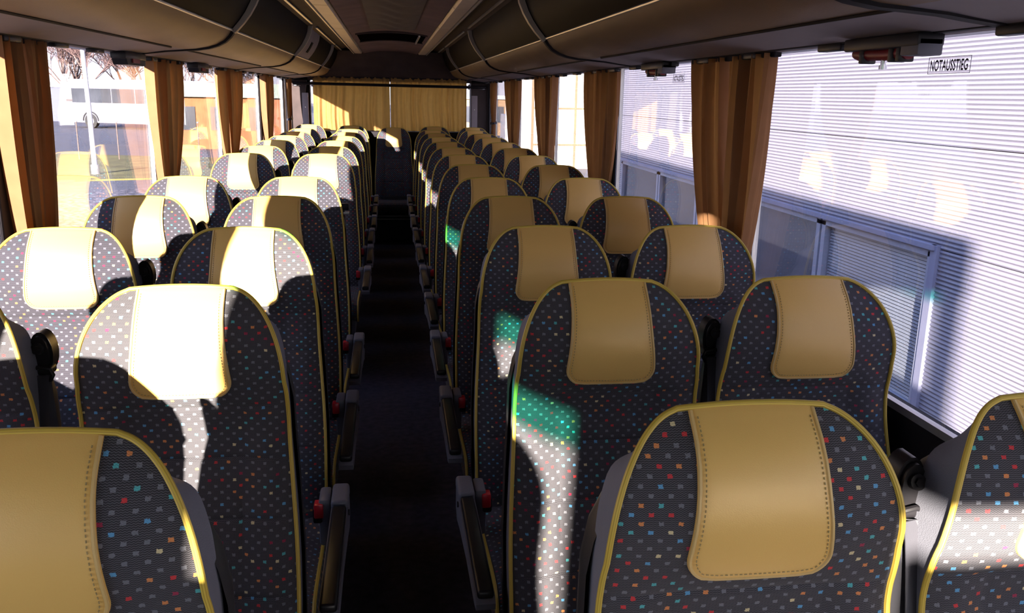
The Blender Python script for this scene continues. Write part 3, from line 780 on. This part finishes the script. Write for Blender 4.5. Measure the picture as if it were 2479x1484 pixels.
# curtain rails along both window heads
for s_ in (1, -1):
    x = XR-.06 if s_ > 0 else XL+.06
    t = thing('curtain_rail', 'black curtain rail along the %s window heads' % ('right' if s_ > 0 else 'left'), 'rail', (x, 4, 1.738), 'curtain rails')
    MB().box(-.02, .02, -5, 6.3, 0, .022, .004).build('track', 'trim_dark', t, smooth=False)
    rr = random.Random(5+s_)
    for k in range(22):
        yy = -2.6+k*.42+rr.uniform(-.1, .1)
        MB().box(-.016, .016, yy-.06, yy+.06, -.012-rr.uniform(0, .006), .004, .005).build('glider', 'plastic_black', t)
# rear curtains
def rear_curtain(x0, x1, label, ph):
    t = thing('rear_curtain', label, 'curtain', ((x0+x1)/2, YB-.06, 1.17), 'rear window curtains')
    h = (x1-x0)/2
    def P(u, v):
        z = .60-v*.60
        f = .016*math.sin(2*PI*7*u+ph+.6*math.sin(v*3)+1.4*math.sin(2*PI*u*2.3+ph))+.010*math.sin(2*PI*17*u+2*ph+math.sin(2*PI*u*3))
        return (lerp(-h, h, u)+.01*math.sin(6*v+ph)*math.sin(PI*u), f*(.7+.5*v), z)
    MB().quad_grid(P, 120, 20).build('cloth', 'curtain_lit', t)
    MB().box(-h, h, -.008, .008, .59, .61, .003).build('header_tape', 'trim_dark', t, smooth=False)
rear_curtain(-.865, .008, 'left tan rear window curtain striped with sunlight', .4)
rear_curtain(.022, .90, 'right tan rear window curtain in soft shade', 1.9)
t = thing('curtain_rod', 'dark horizontal rod across the rear window curtains', 'rod', (XC, YB-.12, 1.683))
MB().cyl((-1.10, 0, .006), (1.10, 0, -.004), .016, 12).build('rod', 'trim_dark', t)
for x in (-.885, .91): MB().box(x-.012, x+.012, -.01, .10, -.03, .03, .004).build('bracket', 'white_paint', t)

# ------------------------------------------------------------------ hammers, stickers
def hammer(side, y, label, s=1.0, red=True):
    x = 1.095 if side > 0 else -1.055
    t = thing('emergency_hammer', label, 'hammer', (x, y, 1.735), 'emergency hammers at the windows')
    t.scale = (s, s, s)
    MB().box(-.03, .03, -.15, .15, -.022, .006, .005).build('bracket', 'plastic_black', t)
    if red:
        MB().box(-.028, .028, -.15, -.085, -.04, -.004, .004).build('side_box', 'plastic_grey', t)
        MB().tube([(0, -.075, -.03), (0, 0, -.033), (0, .12, -.028), (0, .14, -.026)], [.016, .013, .015, .012], 10).build('handle', 'dark_red', t)
        q = MB(); q.cyl((0, .02, -.03), (0, .02, -.06), .006, 10); q.cyl((0, .02, -.055), (0, .02, -.064), .009, 10); q.build('striker', 'chrome', t)
        for yy in (-.06, -.03, .09): MB().box(-.018, .018, yy-.008, yy+.008, -.05, -.01, .003).build('clip', 'plastic_black', t)
    else:
        MB().prism([(-.15, 0), (.15, 0), (.135, -.045), (-.12, -.045)], 'x', -.028, .028).build('holder', 'plastic_black', t, smooth=False)
        MB().box(-.033 if side > 0 else .026, -.026 if side > 0 else .033, -.06, .04, -.036, -.02).build('plate', 'dark_red', t, smooth=False)
hammer(1, 1.85, 'red emergency hammer in black holder at the nearest right window')
hammer(1, 3.56, 'red emergency hammer in black holder at the second right window')
hammer(-1, 3.86, 'black hammer box above the left window beside the white bus view', red=False)
hammer(-1, 5.2, 'black hammer box with small plate above the next left window', red=False)
def sticker(side, y, z, w, h, label):
    x = XR-.0015 if side > 0 else XL+.0015
    t = thing('exit_sticker', label, 'sticker', (x, y, z), 'emergency exit stickers')
    cu = bpy.data.curves.new('text', 'FONT'); cu.body = 'NOTAUSSTIEG'; cu.align_x = 'CENTER'; cu.align_y = 'CENTER'; cu.size = 1.0; cu.extrude = 0; cu.offset = .022
    ob = bpy.data.objects.new('tmp', cu); COL.objects.link(ob); bpy.context.view_layer.update()
    me = bpy.data.meshes.new_from_object(ob.evaluated_get(bpy.context.evaluated_depsgraph_get())); bpy.data.objects.remove(ob)
    xs = [v.co.x for v in me.vertices]; ys = [v.co.y for v in me.vertices]
    cx, cy_ = (max(xs)+min(xs))/2, (max(ys)+min(ys))/2; sx, sy = w/(max(xs)-min(xs)), h/(max(ys)-min(ys))
    for v in me.vertices:
        a, b_ = (v.co.x-cx)*sx, (v.co.y-cy_)*sy
        v.co = Vector((-.0006 if side > 0 else .0006, -a if side > 0 else a, b_))
    me.materials.clear(); me.materials.append(M['ink'])
    o = bpy.data.objects.new('lettering', me); COL.objects.link(o); o.parent = t
    q = MB(); e = .0012; W, H = w*.56, h*.75
    for (a, b_, c, d) in ((-W, W, H-e, H), (-W, W, -H, -H+e), (-W, -W+e, -H, H), (W-e, W, -H, H)):
        q.box(-.0005, .0005, a, b_, c, d)
    q.build('border', 'sticker', t, smooth=False)
sticker(1, 1.75, 1.679, .128, .0235, 'NOTAUSSTIEG lettering on the nearest right window')
sticker(1, 3.52, 1.679, .128, .0235, 'NOTAUSSTIEG lettering on the second right window beside the curtain')
sticker(-1, 3.46, 1.663, .128, .0235, 'NOTAUSSTIEG lettering on the left window in front of bare trees')
sticker(-1, 5.42, 1.655, .128, .0235, 'NOTAUSSTIEG lettering on the second left window')

# ------------------------------------------------------------------ outside
tag(MB().box(-160, 160, -60, 220, ZG-.3, ZG).build('ground', 'asphalt', smooth=False), 'grey asphalt yard around the coach', kind='structure')
tag(MB().prism([(-60, 39), (-60, 28), (-9.5, 28), (-4, 30), (-3.5, 37), (-13, 39)], 'z', ZG, ZG+.05).build('grass_verge', 'grass', smooth=False), 'yellowed grass verge across the yard on the left', 'grass', kind='structure')
tag(MB().prism([(-40, -10), (-2.2, -10), (-2.2, 27), (-6.5, 26.6), (-9.5, 23.5), (-40, 20)], 'z', ZG, ZG+.02).build('cobbles', 'cobble', smooth=False), 'cobbled paving beside the left of the coach', kind='structure')

# metal-clad building on the right
DW = 4.2
def corrug(y0, y1, z0, z1, pitch=.034, amp=.006):
    mb = MB(); n = max(2, int(round((z1-z0)/pitch*6)))
    def fn(u, v):
        z = lerp(z0, z1, v); return (amp*math.cos(2*PI*(z)/pitch), lerp(y0, y1, u), z)
    mb.quad_grid(fn, 1, n)
    mb.box(.012, .05, y0, y1, z0, z1)
    return mb
bl = thing('metal_building', 'white building clad in corrugated metal sheets, close on the right', 'building', (DW, 6.5, ZG))
by0, by1 = -9.5, 9.7   # local y (world -3 .. 16.2)
ztop = 7.0
WT, WBm = .47-ZG, -.85-ZG   # window band
win = [(-5.2, -3.4, 1), (-.37, 1.38, 1), (1.46, 3.2, 0), (3.28, 4.9, 1), (4.98, 6.7, 0), (6.78, 8.95, 0)]
spans = [(by0, -5.25), (-3.35, -.42), (8.98, by1)]
levels = [0, WBm-.02, WT+.03, 1.283-ZG, 2.35-ZG, 3.4-ZG, 4.5-ZG, ztop]
sheets = []
for zi in range(len(levels)-1):
    z0, z1 = levels[zi], levels[zi+1]
    if zi == 1: rows_ = []
    else: rows_ = [(by0, -2.0), (-2.0, 4.0), (4.0, by1)]
    for a, b_ in rows_: corrug(a+.002, b_-.002, z0+.003, z1-.003).build('cladding_sheet', 'siding', bl)
seam = .30-.0
for a, b_ in spans:
    corrug(a, b_, levels[1]+.003, -.245-ZG-.003).build('cladding_sheet', 'siding', bl)
    corrug(a, b_, -.245-ZG+.003, levels[2]-.003).build('cladding_sheet', 'siding', bl)
MB().box(.06, .5, by0, by1, 0, ztop).build('core_wall', 'dim_room', bl, smooth=False)
MB().box(-.03, .04, by1-.03, by1+.06, 0, ztop).build('corner_flashing', 'win_frame', bl, smooth=False)
for a, b_, bld in win:
    fr = MB(); w_ = .05
    fr.box(-.02, .05, a-.02, b_+.02, WT-.04, WT+.02); fr.box(-.02, .05, a-.02, b_+.02, WBm-.02, WBm+.05)
    fr.box(-.02, .05, a-.02, a+w_, WBm, WT); fr.box(-.02, .05, b_-w_, b_+.02, WBm, WT)
    f_ = fr.build('window_frame', 'win_frame', bl, smooth=False)
    MB().box(-.05, .0, a-.04, b_+.04, WT+.02, WT+.06).build('head_flashing', 'siding_edge', bl, smooth=False)
    MB().box(.030, .034, a+w_, b_-w_, WBm+.05, WT-.04).build('pane', 'glass_clear', f_, smooth=False)
    if bld:
        n = 42
        for k in range(n):
            z = lerp(WBm+.06, WT-.06, k/(n-1))
            o = MB()
            key = ('slat', round(b_-a, 2))
            if key not in MESH:
                L2 = (b_-a)/2-w_
                MESH[key] = MB().prism([(0, -.011), (.011, .006), (.012, .008), (.001, -.009)], 'y', -L2, L2).mesh('blind_slat', 'blind', smooth=False)
            ob = bpy.data.objects.new('blind_slat', MESH[key]); COL.objects.link(ob); ob.parent = f_; ob.location = (.04, (a+b_)/2, z)
MB().box(-.03, .03, -.44, -.36, WBm-.02, WT+.06).build('corner_flashing', 'siding_edge', bl, smooth=False)

# bright building beyond the metal one
fb = thing('pale_building', 'pale sunlit building with large window grid beyond the metal one', 'building', (10.5, 34, ZG))
MB().box(-5.0, 9, 0, 8, 0, 9).build('wall', 'facade', fb, smooth=False)
for k in range(5):
    MB().box(-5.02+k*1.7, -4.94+k*1.7, -.06, 0, 0, 9).build('mullion', 'facade_brown', fb, smooth=False)
for z in (.9, 2.3, 4.2, 6): MB().box(-5.02, 9, -.05, 0, z, z+.07).build('transom', 'facade_brown', fb, smooth=False)
fc = thing('brown_building', 'low brown building far behind on the right', 'building', (8.2, 62, ZG))
MB().box(-6, 4, 0, 8, 0, 2.5).build('wall', 'facade_brown', fc, smooth=False)
MB().box(-6.3, 4.3, -.3, 8.3, 2.5, 2.75).build('roof', 'facade', fc, smooth=False)
for k in range(5): 
    f_ = MB().box(-5.2+k*1.9, -4.0+k*1.9, -.05, 0, .9, 2.0).build('window', 'bus_glass', fc, smooth=False)
van = thing('parked_van', 'small white van parked behind on the right', 'van', (6.6, 44, ZG))
vp = [(-.0, .35), (0, 1.0), (.25, 1.15), (.75, 1.75), (3.6, 1.85), (3.75, 1.6), (3.75, .35)]
MB().prism([(p[0]-1.9, p[1]) for p in vp], 'x', -.85, .85).build('body', 'white_paint', van, smooth=False)
MB().prism([(-1.62, 1.18), (-1.2, 1.66), (-.6, 1.68), (-.6, 1.18)], 'x', -.87, .87).build('side_window', 'bus_glass', van, smooth=False)
MB().box(-.7, .7, -1.68, -1.4, 1.2, 1.6).build('windscreen', 'bus_glass', van, smooth=False)
for xx in (-.8, .8):
    for yy in (-1.2, 1.2): MB().cyl((xx-.1, yy, .33), (xx+.1, yy, .33), .33, 20).build('wheel', 'rubber', van)

# parked white coach on the left
bus = thing('parked_coach', 'white coach parked across the yard, seen through the left window', 'coach', (-21.9, 66, ZG))
bus.rotation_euler = (0, 0, math.radians(-22))
BL = 12.0
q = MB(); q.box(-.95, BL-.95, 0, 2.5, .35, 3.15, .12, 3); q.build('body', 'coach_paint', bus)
MB().box(-.6, BL-1.6, .2, 2.3, 3.14, 3.35, .06).build('roof_pod', 'white_paint', bus)
for k in range(6):
    a = -.7+k*1.88; MB().box(a, a+1.82, -.02, .02, 1.75, 2.72, .01).build('side_window', 'bus_glass', bus, smooth=False)
for xx in (1.2, 7.6):
    w_ = MB().cyl((xx, -.03, .5), (xx, .25, .5), .5, 24).build('wheel', 'rubber', bus)
    MB().cyl((xx, -.05, .5), (xx, -.02, .5), .26, 18).build('hub', 'alu', w_)
    MB().tube([(xx+.62*math.cos(a), -.02, .5+.62*math.sin(a)) for a in [PI*k/12 for k in range(13)]], .05, 6).build('wheel_arch', 'rubber', bus)
for k in range(7):
    xx = -1.1+k*1.55
    if abs(xx-1.2) < .6 or abs(xx-7.6) < .6: continue
    MB().box(xx-.012, xx+.012, -.012, 0, .5, 1.6).build('locker_seam', 'siding_edge', bus, smooth=False)
MB().box(-.9, BL-1.0, -.014, 0, 1.2, 1.24).build('waist_strip', 'siding_edge', bus, smooth=False)
sh = thing('grey_building', 'blue-grey flat building wall behind the parked coach', 'building', (-31, 78, ZG))
MB().box(-6, 8.5, 0, 6, 0, 2.75).build('wall', 'slate_wall', sh, smooth=False)
MB().box(-6.2, 8.7, -.2, 6, 2.75, 3.0).build('roof', 'white_paint', sh, smooth=False)
ob_ = thing('brick_building', 'orange brick hall with pale green roof far on the left', 'building', (-8.2, 44, ZG))
MB().box(-2.6, 3.0, 0, 6, 0, 2.45).build('wall', 'orange_wall', ob_, smooth=False)
MB().prism([(-3.0, 2.45), (-3.0, 2.65), (-2.8, 3.1), (3.2, 3.1), (3.4, 2.65), (3.4, 2.45)], 'y', -.4, 6.2).build('roof', 'green_roof', ob_, smooth=False)
for k in range(3): MB().box(-2.1+k*1.8, -1.0+k*1.8, -.04, 0, .9, 2.0).build('window', 'bus_glass', ob_, smooth=False)
lp = thing('lamp_post', 'slim white lamp post standing on the verge outside the left window', 'lamp post', (-9.53, 30, ZG))
MB().tube([(0, 0, 0), (-.02, 0, 2.5), (-.1, 0, 6.4)], [.09, .075, .055], 12).build('pole', 'white_paint', lp)
MB().cyl((0, 0, 0), (0, 0, .35), .13, 14).build('base', 'alu', lp)
q = MB(); q.tube([(-.1, 0, 6.35), (-.1, -.3, 6.7), (-.1, -1.1, 6.8)], .04, 8); q.build('arm', 'white_paint', lp)
MB().box(-.22, .02, -1.5, -1.0, 6.74, 6.86, .03).build('lamp_head', 'alu', lp)
for k in range(7):
    x = -13.2+k*1.35+.2*math.sin(k*5); y = 36+.9*k*.2
    t = thing('fence_post', 'thin pale fence post on the verge, %s from the left' % ORD[k], 'post', (x, y, ZG), 'fence posts on the verge')
    MB().tube([(0, 0, 0), (.02*math.sin(k*3), 0, 1.5)], .022, 8).build('stake', 'bark', t); MB().cyl((0, 0, 1.48), (.0, 0, 1.53), .05, 8).build('cap', 'alu', t)

def tree(loc, h, seed, label):
    r = random.Random(seed); t = thing('bare_tree', label, 'tree', loc, 'bare winter trees beyond the coach')
    tr = MB(); br = MB(); fine = MB()
    def limb(p, d, L, rad, lev):
        n = 4 if lev < 2 else 3; pts = [p]; q = p.copy(); dd = d.copy()
        for i in range(n):
            dd = (dd+Vector((r.uniform(-.2, .2), r.uniform(-.2, .2), r.uniform(-.05, .16)))).normalized(); q = q+dd*(L/n); pts.append(q.copy())
        rs = [rad*(1-.6*i/n) for i in range(n+1)]
        (tr if lev == 0 else br if lev == 1 else fine).tube(pts, rs, 6 if lev < 2 else 4, cap=False)
        if lev < 4:
            kx = [11, 8, 6, 4][lev]
            for i in range(kx):
                f = r.uniform(.35, 1.0) if lev else r.uniform(.3, 1.0)
                j = min(n-1, int(f*n)); b0 = pts[j].lerp(pts[j+1], f*n-j)
                a = r.uniform(0, 2*PI); sp_ = r.uniform(.5, 1.0)
                nd = (dd+Vector((math.cos(a), math.sin(a), r.uniform(-.1, .4)))*sp_).normalized()
                limb(b0, nd, L*r.uniform(.45, .65), max(.02, rad*.42), lev+1)
    limb(Vector((0, 0, 0)), Vector((0, 0, 1)), h*.62, h*.015, 0)
    tr.build('trunk', 'bark', t); br.build('branches', 'bark', t); fine.build('twigs', 'twig', t)
trees = [(-40, 96, 11), (-36.5, 92, 12.5), (-33, 98, 12), (-30, 92, 12), (-27, 97, 13), (-24.3, 93, 11.5), (-21, 99, 12), (-18.5, 100, 9), (-16, 104, 8.5), (-13.5, 102, 8), (-38, 112, 12), (-31.5, 114, 13), (-25.5, 113, 12.5)]
for i, (x, y, h) in enumerate(trees):
    tree((x, y, ZG), h, 20+i, 'bare winter tree beyond the parked coach, %s from the left' % ORD[i])
